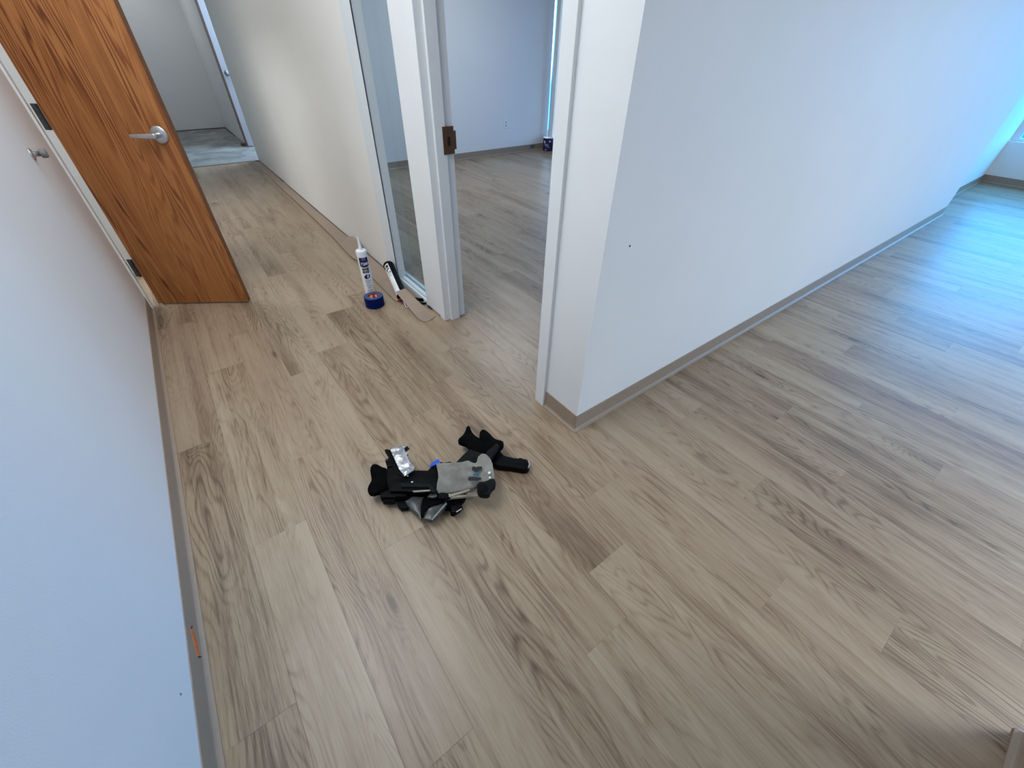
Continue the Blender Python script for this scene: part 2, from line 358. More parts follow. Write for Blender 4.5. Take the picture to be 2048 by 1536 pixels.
# east window wall of the big room
wall('wall_east', ((9.13, -5.5, 0), (9.36, 1.03, .50)), ((9.13, -5.5, 2.3), (9.36, 1.03, H)))
wins = [(-.62, .985), (-2.3, -.70), (-3.9, -2.38), (-5.45, -3.98)]  # only the first is in view, the rest are added for light
def window(n, a, b, fb, glassm):
    bm = bmesh.new(); 
    for q in fb: box(bm, *q)
    w = struct('window_%d' % n, bm, M_trim); bm = bmesh.new(); box(bm, a, b); p = link('pane', bm, glassm, w); return w
for i, (y0, y1) in enumerate(wins):
    t = .035
    window(i+1, (9.235, y0, .50), (9.243, y1, 2.3), [((9.22, y0-.04, .501), (9.27, y0+t, 2.3)), ((9.22, y1-t, .501), (9.27, y1+.04, 2.3)), ((9.221, y0+t, .502), (9.269, y1-t, .50+t)), ((9.221, y0+t, 2.3-t), (9.269, y1-t, 2.299))], M_cyan)
# office window wall (x = 5.35)
wall('wall_office_east', ((5.35, 1.0, 0), (5.47, 6.13, .16)), ((5.35, 1.0, 2.35), (5.47, 6.13, H)), ((5.35, 1.0, .16), (5.47, 1.4, 2.35)))
for i, (y0, y1) in enumerate([(6.062, 6.128), (4.45, 5.90), (2.95, 4.37), (1.44, 2.87)]):  # corner strip is in view, the longer panes are added for daylight
    window(i+5, (5.376, y0, .162), (5.382, y1, 2.348), [((5.335, y0-.085, .16), (5.46, y0, 2.35)), ((5.37, y0, .161), (5.45, y1, .175)), ((5.37, y0, 2.33), (5.45, y1, 2.349))], M_cyan2)
# unseen corridor window at the far right end, put in for its daylight
wall('wall_corridor_end', ((4.2, 7.58, 0), (4.32, 9.0, .3)), ((4.2, 7.58, 2.3), (4.32, 9.0, H)))
window(9, (4.24, 7.70, .3), (4.248, 8.89, 2.3), [((4.22, 7.70, .3), (4.28, 7.74, 2.3)), ((4.22, 8.85, .3), (4.28, 8.89, 2.3)), ((4.22, 7.74, .3), (4.28, 8.85, .33)), ((4.22, 7.74, 2.27), (4.28, 8.85, 2.3))], M_glass)
HP = math.pi/2
portal(9.225, -2.2, 1.4, 1.8, 6.4, (0, HP, 0)); portal(5.36, 3.8, 1.25, 2.2, 4.7, (0, HP, 0)); portal(4.2, 8.3, 1.3, 2.0, 1.2, (0, HP, 0))
# ---- cove baseboards
BH = .093
COVE = [(0, 0), (0, BH), (.0022, BH), (.003, BH-.001), (.003, .021), (.0045, .0135), (.0085, .0085), (.0145, .0055), (.0155, .0045), (.0158, 0)]
def arc(cx, cy, a0, a1, n=6): return [(cx, cy, math.cos(a0+(a1-a0)*i/n), math.sin(a0+(a1-a0)*i/n)) for i in range(n+1)]
def coves(name, path):
    bm = bmesh.new(); sweep(bm, path, COVE); o = struct(name, bm, M_vinyl); 
    return o
R = .004
coves('baseboard_right', [(1.052, 1.091, -1, 0)] + arc(1.052+R*0, .878, math.pi, 1.5*math.pi) + [(6.72, .878, 0, -1)] + arc(6.72, .878, 1.5*math.pi, 2*math.pi) + [(6.72, 1.03-.0125, 1, 0)])
coves('baseboard_recess', [(6.72, 1.03, 0, -1), (9.13, 1.03, 0, -1)])
coves('baseboard_east', [(9.13, 1.03, -1, 0), (9.13, -5.5, -1, 0)])
bl = coves('baseboard_left', [(-.476, -5.4, 1, 0), (-.476, 3.336, 1, 0)])
coves('baseboard_office', [(1.19, 6.13, 0, -1), (5.35, 6.13, 0, -1)])
coves('baseboard_near', [(.36, -.648, 0, 1)] + arc(1.247, -.648, HP, 0) + [(1.247, -.79, 1, 0)])
# ---- door frame on the right of the office opening, post, sidelight
bm = bmesh.new()
box(bm, (1.037, 1.093, 0), (1.085, 1.155, 2.12), .0015); box(bm, (1.085, 1.093, 0), (1.142, 1.168, 2.12), .0015); box(bm, (1.142, 1.093, 0), (1.20, 1.155, 2.12), .0015)
struct('trim_2', bm, M_trim)
bm = bmesh.new()
box(bm, (1.042, 2.090, .003), (1.083, 2.150, 2.12), .0012)     # hall face of the frame
box(bm, (1.083, 2.072, .001), (1.142, 2.150, 2.12), .0012)     # stop
box(bm, (1.142, 2.090, .004), (1.192, 2.150, 2.12), .0012)     # office side rabbet
post = struct('trim_3', bm, M_trim)
bm = bmesh.new(); box(bm, (1.045, 2.150, .012), (1.19, 2.345, 2.12)); struct('wall_post', bm, M_trim)
bm = bmesh.new()
box(bm, (1.0425, 2.79, 0), (1.10, 2.9655, 2.12), .0012); struct('trim_4', bm, simple('pale_blue_grey_enamel', (.70, .745, .77), .4, var=.01))
bm = bmesh.new()
box(bm, (1.047, 2.345, .001), (1.066, 2.79, .030), .001); box(bm, (1.070, 2.345, .001), (1.098, 2.79, .036), .001); box(bm, (1.112, 2.345, .001), (1.135, 3.25, .036), .001)
sl = struct('window_10', bm, simple('sill_enamel', (.68, .74, .78), .4, var=.02)); bm = bmesh.new(); box(bm, (1.102, 2.345, .012), (1.108, 2.80, 2.12)); link('pane', bm, M_glass, sl)
bm = bmesh.new(); box(bm, (1.0385, 2.785, 0), (1.0424, 2.790, 2.12)); link('gap_shadow_strip', bm, M_darksteel, sl)  # dark strip drawn for the shadow gap along the frame
# dark scuffed debris where the base is missing
bm = bmesh.new()
for i in range(9):
    x, y = 1.042+random.uniform(-.006, .006), 2.33-random.uniform(0, .06); s = random.uniform(.004, .009)
    cyl(bm, (x, y, 0), (x+random.uniform(-.004,.004), y, s*1.6), s, s*.4, n=6)
tag(link('plaster_crumbs', bm, simple('dark_crumb', (.05, .045, .04), .9)), 'dark crumbs of plaster at the foot of the white post', 'debris', kind='stuff')
# strike plate on the post
sp = empty('strike_plate', (1.142, 2.0885, 1.02), 'bronze strike plate with dark latch hole on white door post', 'strike plate')
bm = bmesh.new(); box(bm, (-.018, -.0195, -.060), (.044, -.0172, .062)); box(bm, (.044, -.0195, -.040), (.056, -.0172, .042)); link('plate', bm, M_bronze, sp)
bm = bmesh.new(); box(bm, (.006, -.0202, -.022), (.022, -.0192, .018)); link('latch_hole', bm, M_hole, sp)
bm = bmesh.new()
for z in (-.045, .047):
    bm = bmesh.new(); cyl(bm, (.016, -.0172, z), (.016, -.0206, z), .004, n=10); link('screw', bm, M_darksteel, sp)
# ================================================================== LEFT DOORWAY + OAK DOOR
bm = bmesh.new()
box(bm, (-.60, 3.3405, 0), (-.466, 3.392, 2.08), .001); box(bm, (-.60, 4.03, 0), (-.466, 4.0795, 2.08), .001); box(bm, (-.60, 3.392, 2.03), (-.466, 4.03, 2.08), .001)
struct('trim_5', bm, M_trim)
DA, DB = Vector((-.434, 3.401)), Vector((.060, 3.080)); dd = (DB-DA).normalized(); dl = (DB-DA).length
door = bpy.data.objects.new('door_1', None); COL.objects.link(door); door.location = (DA.x, DA.y, 0); door.rotation_euler = (0, 0, math.atan2(dd.y, dd.x)); door['kind'] = 'structure'
door['label'] = 'oak veneer door with steel lever standing open in the hall'
bm = bmesh.new(); box(bm, (0, 0, .010), (dl, .036, 2.03), .0012); leaf = link('door_leaf', bm, M_oak, door)
bm = bmesh.new(); box(bm, (dl, .0015, .011), (dl+.0008, .0345, 2.029)); link('edge_band', bm, M_oakedge, door)
# lever
bm = bmesh.new(); lx, lz = dl-.070, 1.0
def rose(bm, y0, y1, r): 
    prof = [(r, 0), (r, .003), (r*.93, .007), (r*.5, .010), (.0001, .010)]
    lathe(bm, prof, 36)
    bmesh.ops.rotate(bm, verts=bm.verts, cent=(0,0,0), matrix=Matrix.Rotation(HP, 3, 'X'))
rose(bm, 0, 0, .042); bmesh.ops.translate(bm, verts=bm.verts, vec=(lx, 0, lz)); hr = link('rose', bm, M_steel, door, True)
bm = bmesh.new(); cyl(bm, (lx, -.008, lz), (lx, -.050, lz), .013, .012, n=20, bev=.001); link('spindle_hub', bm, M_steel, door, False)
bm = bmesh.new()
secs = [(.012, .0125, .010), (.0, .0135, .010), (-.03, .013, .009), (-.07, .0115, .008), (-.112, .0095, .006), (-.118, .007, .004)]
rings = []
for dx, hz, hy in secs:
    rings.append([bm.verts.new((lx+dx, -.050+hy*math.copysign(abs(math.cos(t))**.6, math.cos(t)), lz+hz*math.copysign(abs(math.sin(t))**.6, math.sin(t)))) for t in [2*math.pi*i/16 for i in range(16)]])
for A, B in zip(rings, rings[1:]):
    for i in range(16): bm.faces.new((A[i], B[i], B[(i+1)%16], A[(i+1)%16]))
bm.faces.new(rings[0]); bm.faces.new(rings[-1][::-1]); bmesh.ops.recalc_face_normals(bm, faces=bm.faces)
link('lever', bm, M_steel, door, True)
for z in (1.075, .262, 1.85):
    bm = bmesh.new(); box(bm, (-.034, -.002, z-.057), (-.002, .002, z+.057)); hg = link('hinge', bm, M_darksteel, door)
    for i in range(5):
        bm = bmesh.new(); cyl(bm, (-.006, -.007, z-.057+i*.0228+.0004), (-.006, -.007, z-.057+(i+1)*.0228-.0004), .0065, n=14, bev=.0008); link('knuckle', bm, M_darksteel, hg, False)
# wall bumper for the lever
ws = empty('wall_door_stop', (-.476, 2.83, 1.0), 'small chrome wall door stop on the left white wall', 'door stop')
bm = bmesh.new(); lathe(bm, [(.024, 0), (.024, .003), (.018, .007), (.010, .010), (.010, .034), (.0001, .034)], 28); bmesh.ops.rotate(bm, verts=bm.verts, cent=(0,0,0), matrix=Matrix.Rotation(HP, 3, 'Y')); link('chrome_base', bm, M_steel, ws, True)
bm = bmesh.new(); lathe(bm, [(.0165, .030), (.0175, .034), (.0175, .046), (.014, .051), (.0001, .052)], 28); bmesh.ops.rotate(bm, verts=bm.verts, cent=(0,0,0), matrix=Matrix.Rotation(HP, 3, 'Y')); link('rubber_tip', bm, simple('grey_rubber', (.16, .16, .15), .6), ws, True)
# ================================================================== FAR CORRIDOR DOOR
d2 = bpy.data.objects.new('door_2', None); COL.objects.link(d2); d2.location = (1.123, 8.89, 0); d2['kind'] = 'structure'; d2['label'] = 'grey painted door with brown edge at the far end of the hall'
bm = bmesh.new(); box(bm, (.004, -.022, .012), (.78, .022, 2.05), .001); link('door_leaf', bm, M_greydoor, d2)
bm = bmesh.new(); box(bm, (-.024, -.021, .012), (.0035, .021, 2.05)); link('edge_band', bm, M_brownedge, d2)
bm = bmesh.new(); lathe(bm, [(.036, 0), (.036, .005), (.012, .010), (.012, .038), (.0001, .038)], 24); bmesh.ops.rotate(bm, verts=bm.verts, cent=(0,0,0), matrix=Matrix.Rotation(HP, 3, 'X')); bmesh.ops.translate(bm, verts=bm.verts, vec=(.060, -.022, .985)); link('rose', bm, M_steel, d2, True)
bm = bmesh.new(); box(bm, (.048, -.072, .972), (.165, -.054, .998), .004); link('lever', bm, M_steel, d2)
bm = bmesh.new(); box(bm, (1.045, 9.02, .0), (1.128, 9.10, .035), .004); tag(link('wood_block', bm, M_oakedge), 'small brown wood block on the concrete beside the far grey door', 'block')
# loose glue line along far room wall
bm = bmesh.new(); tube(bm, [(-.6, 11.19, .004), (.1, 11.18, .006), (.6, 11.19, .004), (1.12, 11.18, .006)], .006, 6); tube(bm, [(1.12, 11.18, .004), (1.115, 10.6, .005), (1.12, 10.1, .004)], .006, 6)
tag(link('adhesive_bead', bm, simple('dark_glue', (.05, .045, .04), .7)), 'dark glue line along the foot of the far room wall', 'glue', kind='stuff')
# dark glue line at the foot of the unfinished hall wall
bm = bmesh.new(); tube(bm, [(1.048, 7.6, .004), (1.049, 6.8, .005), (1.047, 6.3, .006), (1.049, 6.1, .003), (1.049, 3.0, .003)], [.004, .004, .009, .003, .003], 6)
tag(link('adhesive_line', bm, bpy.data.materials['dark_glue']), 'dark glue line at the foot of the cream hall wall', 'glue', kind='stuff')
# wall switch plates seen as faint outlines on the cream wall
for i, (y, z) in enumerate(((6.89, .46), (6.50, .45))):
    bm = bmesh.new(); box(bm, (-.004, -.04, -.065), (0, .04, .065), .0015)
    o = link('wall_plate', bm, M_cream); o.location = (1.05, y, z)
    tag(o, ['cream blank wall plate, the farther of two low on the hall wall', 'cream blank wall plate, the nearer of two low on the hall wall'][i], 'wall plate', 'blank plates on the hall wall')
# ================================================================== OFFICE: outlet, can, tape patch
ol = empty('wall_outlet', (4.475, 6.13, .423), 'white wall outlet on the office back wall', 'outlet')
bm = bmesh.new(); box(bm, (-.036, -.006, -.060), (.036, 0, .060), .002); link('cover_plate', bm, M_white_pl, ol)
for z in (-.021, .021):
    bm = bmesh.new(); box(bm, (-.0165, -.0085, z-.014), (.0165, -.006, z+.014), .002); rc = link('receptacle', bm, simple('receptacle_grey', (.62, .63, .65), .4), ol)
    bm = bmesh.new()
    for x in (-.007, .007): box(bm, (x-.0015, -.0092, z-.004), (x+.0015, -.0084, z+.007))
    cyl(bm, (0, -.0084, z-.009), (0, -.0092, z-.009), .003, n=8); link('slot', bm, M_hole, rc)
can = empty('paint_can', (5.262, 5.985, 0), 'dark blue can with white lid in the office corner', 'can')
bm = bmesh.new(); lathe(bm, [(.083, 0), (.085, .003), (.085, .188), (.083, .192)], 36); link('can_body', bm, M_navy, can, False)
bm = bmesh.new(); lathe(bm, [(.086, .186), (.087, .190), (.086, .197), (.080, .199), (.076, .193), (.0001, .193)], 36); link('lid', bm, M_white_pl, can, True)
bm = bmesh.new()
def wrap_box(bm, r, a0, a1, z0, z1, n=6, skew=0, t=.0006):
    for rr in (r+t,):
        A = []
        for i in range(n+1):
            a = a0+(a1-a0)*i/n; s = skew*i/n
            A.append((bm.verts.new((rr*math.cos(a), rr*math.sin(a), z0+s)), bm.verts.new((rr*math.cos(a), rr*math.sin(a), z1+s))))
        for (p, q), (p2, q2) in zip(A, A[1:]): bm.faces.new((p, p2, q2, q))
aC = math.atan2(-5.985, -5.262)
wrap_box(bm, .085, aC-.75, aC+.1, .105, .112, skew=-.02); wrap_box(bm, .085, aC-.7, aC+.3, .085, .090, skew=-.03); wrap_box(bm, .085, aC-.6, aC-.3, .018, .028); wrap_box(bm, .085, aC+.2, aC+.5, .135, .155); wrap_box(bm, .085, aC-.9, aC-.6, .12, .15)
link('label_print', bm, M_white_ink, can)
bm = bmesh.new(); box(bm, (4.985, 6.1262, .030), (5.085, 6.1272, .078)); tag(link('tape_patch', bm, simple('dull_blue_tape', srgb(84, 98, 112), .6)), 'dull blue tape patch on office baseboard beside the can', 'tape')
# orange adhesive scrap on left baseboard
bm = bmesh.new()
out = [(.845, .030), (.862, .027), (.884, .034), (.905, .043), (.918, .055), (.916, .062), (.905, .064), (.892, .058), (.878, .055), (.866, .049), (.853, .047), (.838, .040)]
top = [bm.verts.new((-.4718+random.uniform(0, .001), y, z)) for y, z in out]; bot = [bm.verts.new((-.4732, y, z)) for y, z in out]
bm.faces.new(top); 
for i in range(len(out)): bm.faces.new((bot[i], bot[(i+1)%len(out)], top[(i+1)%len(out)], top[i]))
bmesh.ops.recalc_face_normals(bm, faces=bm.faces)
sc = empty('orange_smear', (0, 0, 0), 'orange adhesive smear on the taupe baseboard of the left wall', 'smear'); link('smear', bm, M_orange, sc)
bm = bmesh.new(); cyl(bm, (-.4732, .838, .036), (-.466, .834, .033), .0028, .001, n=7); link('dried_tip', bm, M_bronze, sc)
bm = bmesh.new(); cyl(bm, (-.4732, .919, .058), (-.468, .925, .062), .0025, .001, n=7); link('dried_tip', bm, M_bronze, sc)
# tiny specks
bm = bmesh.new(); cyl(bm, (-.476, .697, .158), (-.4745, .697, .158), .003, n=8); tag(link('paint_speck', bm, M_grey_ink), 'tiny grey speck on the left white wall above the baseboard', 'speck')
bm = bmesh.new(); cyl(bm, (1.186, .878, .858), (1.186, .8765, .858), .0035, n=8); tag(link('nail_hole', bm, M_ink), 'tiny dark nail hole near the corner of the right wall', 'nail hole')
# ================================================================== loose cove strips
def strip(pts, width, t=.003, mtl=None):
    """pts: (left xyz, right xyz) pairs along the strip"""
    bm = bmesh.new(); rows = []
    for L, Rr in pts:
        L, Rr = Vector(L), Vector(Rr); rows.append([L.lerp(Rr, s) for s in (0, .25, .5, .75, 1)])
    T = [[bm.verts.new(p+Vector((0, 0, t))) for p in r] for r in rows]; B = [[bm.verts.new(p) for p in r] for r in rows]
    n = len(rows); k = 5
    for i in range(n-1):
        for j in range(k-1):
            bm.faces.new((T[i][j], T[i][j+1], T[i+1][j+1], T[i+1][j])); bm.faces.new((B[i][j], B[i+1][j], B[i+1][j+1], B[i][j+1]))
        bm.faces.new((T[i][0], T[i+1][0], B[i+1][0], B[i][0])); bm.faces.new((T[i][-1], B[i][-1], B[i+1][-1], T[i+1][-1]))
    for i in (0, n-1):
        for j in range(k-1): bm.faces.new((T[i][j], B[i][j], B[i][j+1], T[i][j+1]) if i == 0 else (T[i][j], T[i][j+1], B[i][j+1], B[i][j]))
    bmesh.ops.recalc_face_normals(bm, faces=bm.faces)
    return bm
def addstrip(name, label, pts):
    o = link(name, strip(pts, 0), M_strip, None, False); tag(o, label, 'baseboard strip', 'loose vinyl baseboard strips'); return o
# =OBJ=
# =KNEE=
KNEE = [
    ('lower_body', M_blackfab, [(-0.1914, 0.027, 0.04), (-0.1517, -0.0135, 0.04), (-0.0954, -0.0545, 0.04), (-0.0647, -0.094, 0.04), (-0.0134, -0.1427, 0.04), (-0.0156, -0.1606, 0.04), (-0.0543, -0.1732, 0.04), (-0.0557, -0.1934, 0.04), (-0.0924, -0.1937, 0.04), (-0.0987, -0.1828, 0.04), (-0.0911, -0.1623, 0.04), (-0.111, -0.145, 0.04), (-0.1541, -0.1002, 0.04), (-0.2084, -0.0606, 0.04), (-0.2151, -0.0232, 0.04)], 0.038, 0.004, 0.003, 0.9, None),
    ('lower_strap_end', M_black, [(-0.2449, -0.0078, 0.028), (-0.2275, -0.0013, 0.028), (-0.213, -0.0146, 0.028), (-0.2124, -0.0478, 0.028), (-0.223, -0.0614, 0.028), (-0.2451, -0.048, 0.028), (-0.2498, -0.0302, 0.028)], 0.02, 0.003, 0.001, 1.0, None),
    ('knee_cap', M_cloudy, [(-0.222, -0.0455, 0.05), (-0.1902, -0.0433, 0.05), (-0.1541, -0.0707, 0.05), (-0.1866, -0.1058, 0.05), (-0.199, -0.1403, 0.05), (-0.2085, -0.1489, 0.05), (-0.2065, -0.1171, 0.05), (-0.2178, -0.083, 0.05)], 0.018, 0.006, 0.003, 1.0, 'cloudy grey plastic cap'),
    ('knee_cap', M_cloudy, [(-0.1824, -0.104, 0.044), (-0.1549, -0.0706, 0.044), (-0.1182, -0.0973, 0.044), (-0.0949, -0.1361, 0.044), (-0.0975, -0.1459, 0.044), (-0.1324, -0.1614, 0.044), (-0.1764, -0.1728, 0.044), (-0.1957, -0.1496, 0.044), (-0.1984, -0.1376, 0.044)], 0.02, 0.004, 0.003, 1.0, 'cloudy grey plastic cap'),
    ('cap_strap', M_blackfab, [(-0.1634, -0.0788, 0.058), (-0.1326, -0.0878, 0.058), (-0.0975, -0.1243, 0.058), (-0.102, -0.1398, 0.058), (-0.1272, -0.1321, 0.058), (-0.164, -0.1235, 0.058), (-0.1846, -0.1317, 0.058), (-0.1994, -0.1487, 0.058), (-0.2051, -0.142, 0.058), (-0.1881, -0.1111, 0.058)], 0.01, 0.004, 0.002, 1.0, None),
    ('cap_rim', M_rim, [(-0.0994, -0.1465, 0.058), (-0.1003, -0.1533, 0.058), (-0.1763, -0.1767, 0.049), (-0.1763, -0.1707, 0.049)], 0.006, 0.001, 0, 1.0, None),
    ('buckle_end', M_black, [(-0.0901, -0.1652, 0.046), (-0.0571, -0.1787, 0.046), (-0.057, -0.1983, 0.046), (-0.0934, -0.1977, 0.046), (-0.0992, -0.1882, 0.046)], 0.012, 0.002, 0.001, 1.0, None),
    ('buckle_shine', M_steel, [(-0.0874, -0.1971, 0.0475), (-0.0634, -0.1964, 0.0475), (-0.0632, -0.2002, 0.0475), (-0.087, -0.2014, 0.0475)], 0.003, 0.001, 0, 1.0, None),  # steel sliver drawn as the shine along the black end
    ('side_bracket', M_black, [(-0.2843, 0.0377, 0.06), (-0.2548, 0.0339, 0.06), (-0.1986, -0.0127, 0.06), (-0.2085, -0.0352, 0.06), (-0.2457, -0.0091, 0.06), (-0.2468, -0.0115, 0.06), (-0.2917, 0.0202, 0.06)], 0.03, 0.003, 0.001, 1.0, None),
    ('side_bracket', M_black, [(-0.2847, 0.0272, 0.045), (-0.2442, 0.0003, 0.045), (-0.2516, -0.016, 0.045), (-0.2907, 0.011, 0.045)], 0.025, 0.003, 0.001, 1.0, None),
    ('side_wing', M_blackfab, [(-0.278, 0.1523, 0.062), (-0.2705, 0.1761, 0.062), (-0.2589, 0.1875, 0.062), (-0.2495, 0.187, 0.062), (-0.2401, 0.1789, 0.062), (-0.2334, 0.1597, 0.062), (-0.2262, 0.142, 0.062), (-0.2143, 0.1304, 0.062), (-0.2153, 0.0947, 0.062), (-0.2425, 0.0333, 0.062), (-0.2713, 0.0364, 0.062), (-0.2847, 0.0473, 0.062), (-0.3069, 0.0508, 0.062), (-0.3212, 0.059, 0.062), (-0.323, 0.0752, 0.062), (-0.3078, 0.0978, 0.062), (-0.288, 0.1122, 0.062), (-0.2835, 0.1324, 0.062)], 0.022, 0.016, 0.004, 1.0, None),
    ('shell', M_black, [(-0.2167, 0.1226, 0.078), (-0.1957, 0.1227, 0.078), (-0.1627, 0.0742, 0.078), (-0.1343, 0.0444, 0.078), (-0.09, 0.0122, 0.078), (-0.0743, 0.0202, 0.078), (-0.0508, 0.0191, 0.078), (-0.0535, -0.0263, 0.078), (-0.0901, -0.092, 0.078), (-0.1126, -0.1005, 0.078), (-0.1376, -0.0784, 0.078), (-0.1866, -0.0448, 0.078), (-0.2088, -0.0232, 0.078), (-0.2566, 0.0128, 0.078), (-0.2399, 0.074, 0.078)], 0.035, 0.006, 0.003, 0.85, None),
    ('shell_rib', M_rubber, [(-0.2065, 0.0111, 0.092), (-0.1194, -0.0552, 0.092), (-0.1187, -0.0697, 0.092), (-0.1264, -0.0724, 0.092), (-0.2128, -0.0067, 0.092)], 0.012, 0.003, 0.001, 1.0, None),
    ('shell_fin', M_rubber, [(-0.1229, -0.0544, 0.094), (-0.1164, -0.062, 0.094), (-0.1174, -0.1027, 0.094), (-0.1239, -0.1033, 0.094), (-0.1348, -0.0927, 0.094)], 0.012, 0.003, 0.001, 1.0, None),
    ('upright_strap', M_black, [(-0.1891, 0.2077, 0.088), (-0.1794, 0.206, 0.088), (-0.1704, 0.1928, 0.088), (-0.1794, 0.0265, 0.088), (-0.2033, 0.0643, 0.088), (-0.199, 0.1091, 0.088), (-0.2175, 0.1183, 0.088), (-0.2104, 0.1501, 0.088), (-0.2027, 0.1583, 0.088), (-0.1916, 0.1565, 0.088), (-0.1896, 0.1775, 0.088)], 0.018, 0.004, 0.002, 1.0, None),
    ('hook', M_darksteel, [(-0.2115, 0.1502, 0.093), (-0.2039, 0.1553, 0.093), (-0.1979, 0.1497, 0.093), (-0.2003, 0.1439, 0.093), (-0.2067, 0.1467, 0.093), (-0.2123, 0.1415, 0.093)], 0.004, 0.001, 0, 1.0, None),
    ('tape_tail', M_rubber, [(-0.1212, 0.1596, 0.098), (-0.1058, 0.163, 0.098), (-0.1049, 0.1445, 0.098), (-0.1267, 0.1387, 0.098)], 0.004, 0.002, 0.002, 1.0, None),
    ('tape_tail', M_black, [(-0.1306, 0.1351, 0.098), (-0.1219, 0.1275, 0.098), (-0.1241, 0.1175, 0.098), (-0.1311, 0.1201, 0.098)], 0.004, 0.002, 0.002, 1.0, None),
    ('duct_tape', M_duct, [(-0.1721, 0.1815, 0.101), (-0.1585, 0.1868, 0.101), (-0.1392, 0.1813, 0.101), (-0.1235, 0.1753, 0.101), (-0.1161, 0.1646, 0.101), (-0.1239, 0.1518, 0.101), (-0.1264, 0.1373, 0.101), (-0.1216, 0.1235, 0.101), (-0.1303, 0.1164, 0.101), (-0.1347, 0.0801, 0.101), (-0.1309, 0.0425, 0.101), (-0.1393, 0.0307, 0.101), (-0.1612, 0.0271, 0.101), (-0.1834, 0.0241, 0.101), (-0.1854, 0.0713, 0.101), (-0.1779, 0.132, 0.101)], 0.004, 0.004, 0.005, 1.0, 'crumpled silver duct tape'),
    ('rear_strap', M_rubber, [(0.0345, 0.002, 0.052), (0.0708, 0.016, 0.052), (0.1178, 0.0316, 0.052), (0.1556, 0.0014, 0.052), (0.1629, -0.0509, 0.052), (0.1566, -0.066, 0.052), (0.1144, -0.0612, 0.052), (0.0931, -0.0489, 0.052), (0.0758, -0.0267, 0.052), (0.0502, -0.0177, 0.052)], 0.02, 0.006, 0.003, 1.0, None),
    ('rear_wing', M_blackfab, [(0.0939, 0.0964, 0.06), (0.1084, 0.1072, 0.06), (0.1259, 0.1054, 0.06), (0.1573, 0.1266, 0.06), (0.173, 0.1468, 0.06), (0.1851, 0.1487, 0.06), (0.1859, 0.1375, 0.06), (0.1759, 0.1116, 0.06), (0.1729, 0.0785, 0.06), (0.1809, 0.0511, 0.06), (0.2039, 0.0273, 0.06), (0.2187, -0.0117, 0.06), (0.1832, -0.0407, 0.06), (0.1602, -0.0374, 0.06), (0.1396, -0.0158, 0.06), (0.1152, 0.0235, 0.06), (0.1166, 0.0575, 0.06), (0.1029, 0.0758, 0.06)], 0.022, 0.01, 0.003, 1.0, None),
    ('rear_wing', M_blackfab, [(0.1765, 0.0439, 0.068), (0.1961, 0.073, 0.068), (0.2116, 0.0839, 0.068), (0.2214, 0.0828, 0.068), (0.2266, 0.0723, 0.068), (0.23, 0.0462, 0.068), (0.2282, 0.0093, 0.068), (0.2383, -0.0136, 0.068), (0.2515, -0.0217, 0.068), (0.2485, -0.0434, 0.068), (0.2326, -0.0553, 0.068), (0.2188, -0.0521, 0.068), (0.1834, -0.0626, 0.068), (0.1626, -0.0342, 0.068)], 0.022, 0.01, 0.003, 1.0, None),
    ('rear_arm', M_black, [(0.1661, -0.05, 0.036), (0.2182, -0.0269, 0.036), (0.2292, -0.0336, 0.036), (0.2188, -0.0716, 0.036), (0.2355, -0.0938, 0.036), (0.2528, -0.1163, 0.036), (0.2657, -0.129, 0.036), (0.2707, -0.1247, 0.036), (0.2764, -0.1282, 0.036), (0.277, -0.1385, 0.036), (0.2946, -0.1566, 0.036), (0.2875, -0.1775, 0.036), (0.2615, -0.1943, 0.036), (0.2476, -0.1842, 0.036), (0.2234, -0.1552, 0.036), (0.1975, -0.1281, 0.036), (0.165, -0.1013, 0.036), (0.1646, -0.0817, 0.036)], 0.03, 0.006, 0.002, 1.0, None),
    ('arm_tip', M_steel, [(0.2884, -0.1575, 0.04), (0.2919, -0.1652, 0.04), (0.2847, -0.1807, 0.04), (0.2678, -0.1927, 0.04), (0.2651, -0.1895, 0.04), (0.28, -0.1773, 0.04)], 0.006, 0.001, 0, 1.0, None),
    ('rear_bar', M_rubber, [(0.1502, -0.048, 0.082), (0.2139, -0.0323, 0.082), (0.2177, -0.0501, 0.082), (0.1475, -0.0862, 0.082), (0.1435, -0.0833, 0.082)], 0.02, 0.006, 0.001, 1.0, None),
    ('inner_strap', M_rubber, [(-0.0332, 0.0163, 0.088), (-0.0228, 0.0025, 0.088), (0.0043, -0.0097, 0.088), (-0.0022, -0.0248, 0.088), (-0.043, -0.0013, 0.088)], 0.01, 0.002, 0.001, 1.0, None),
    ('blue_tape_bit', M_bluebit, [(-0.0776, 0.0192, 0.094), (-0.0613, 0.0275, 0.094), (-0.0349, 0.0283, 0.094), (-0.0315, 0.0215, 0.094), (-0.04, 0.0077, 0.094), (-0.0746, 0.0109, 0.094)], 0.006, 0.002, 0.001, 1.0, 'bright blue tape scrap'),
    ('suede_flap', M_suede, [(0.0886, -0.0741, 0.096), (0.1042, -0.0589, 0.096), (0.1257, -0.054, 0.096), (0.1376, -0.0652, 0.096), (0.1397, -0.0923, 0.096), (0.1272, -0.1021, 0.096), (0.1023, -0.0965, 0.096)], 0.008, 0.004, 0.002, 1.0, None),
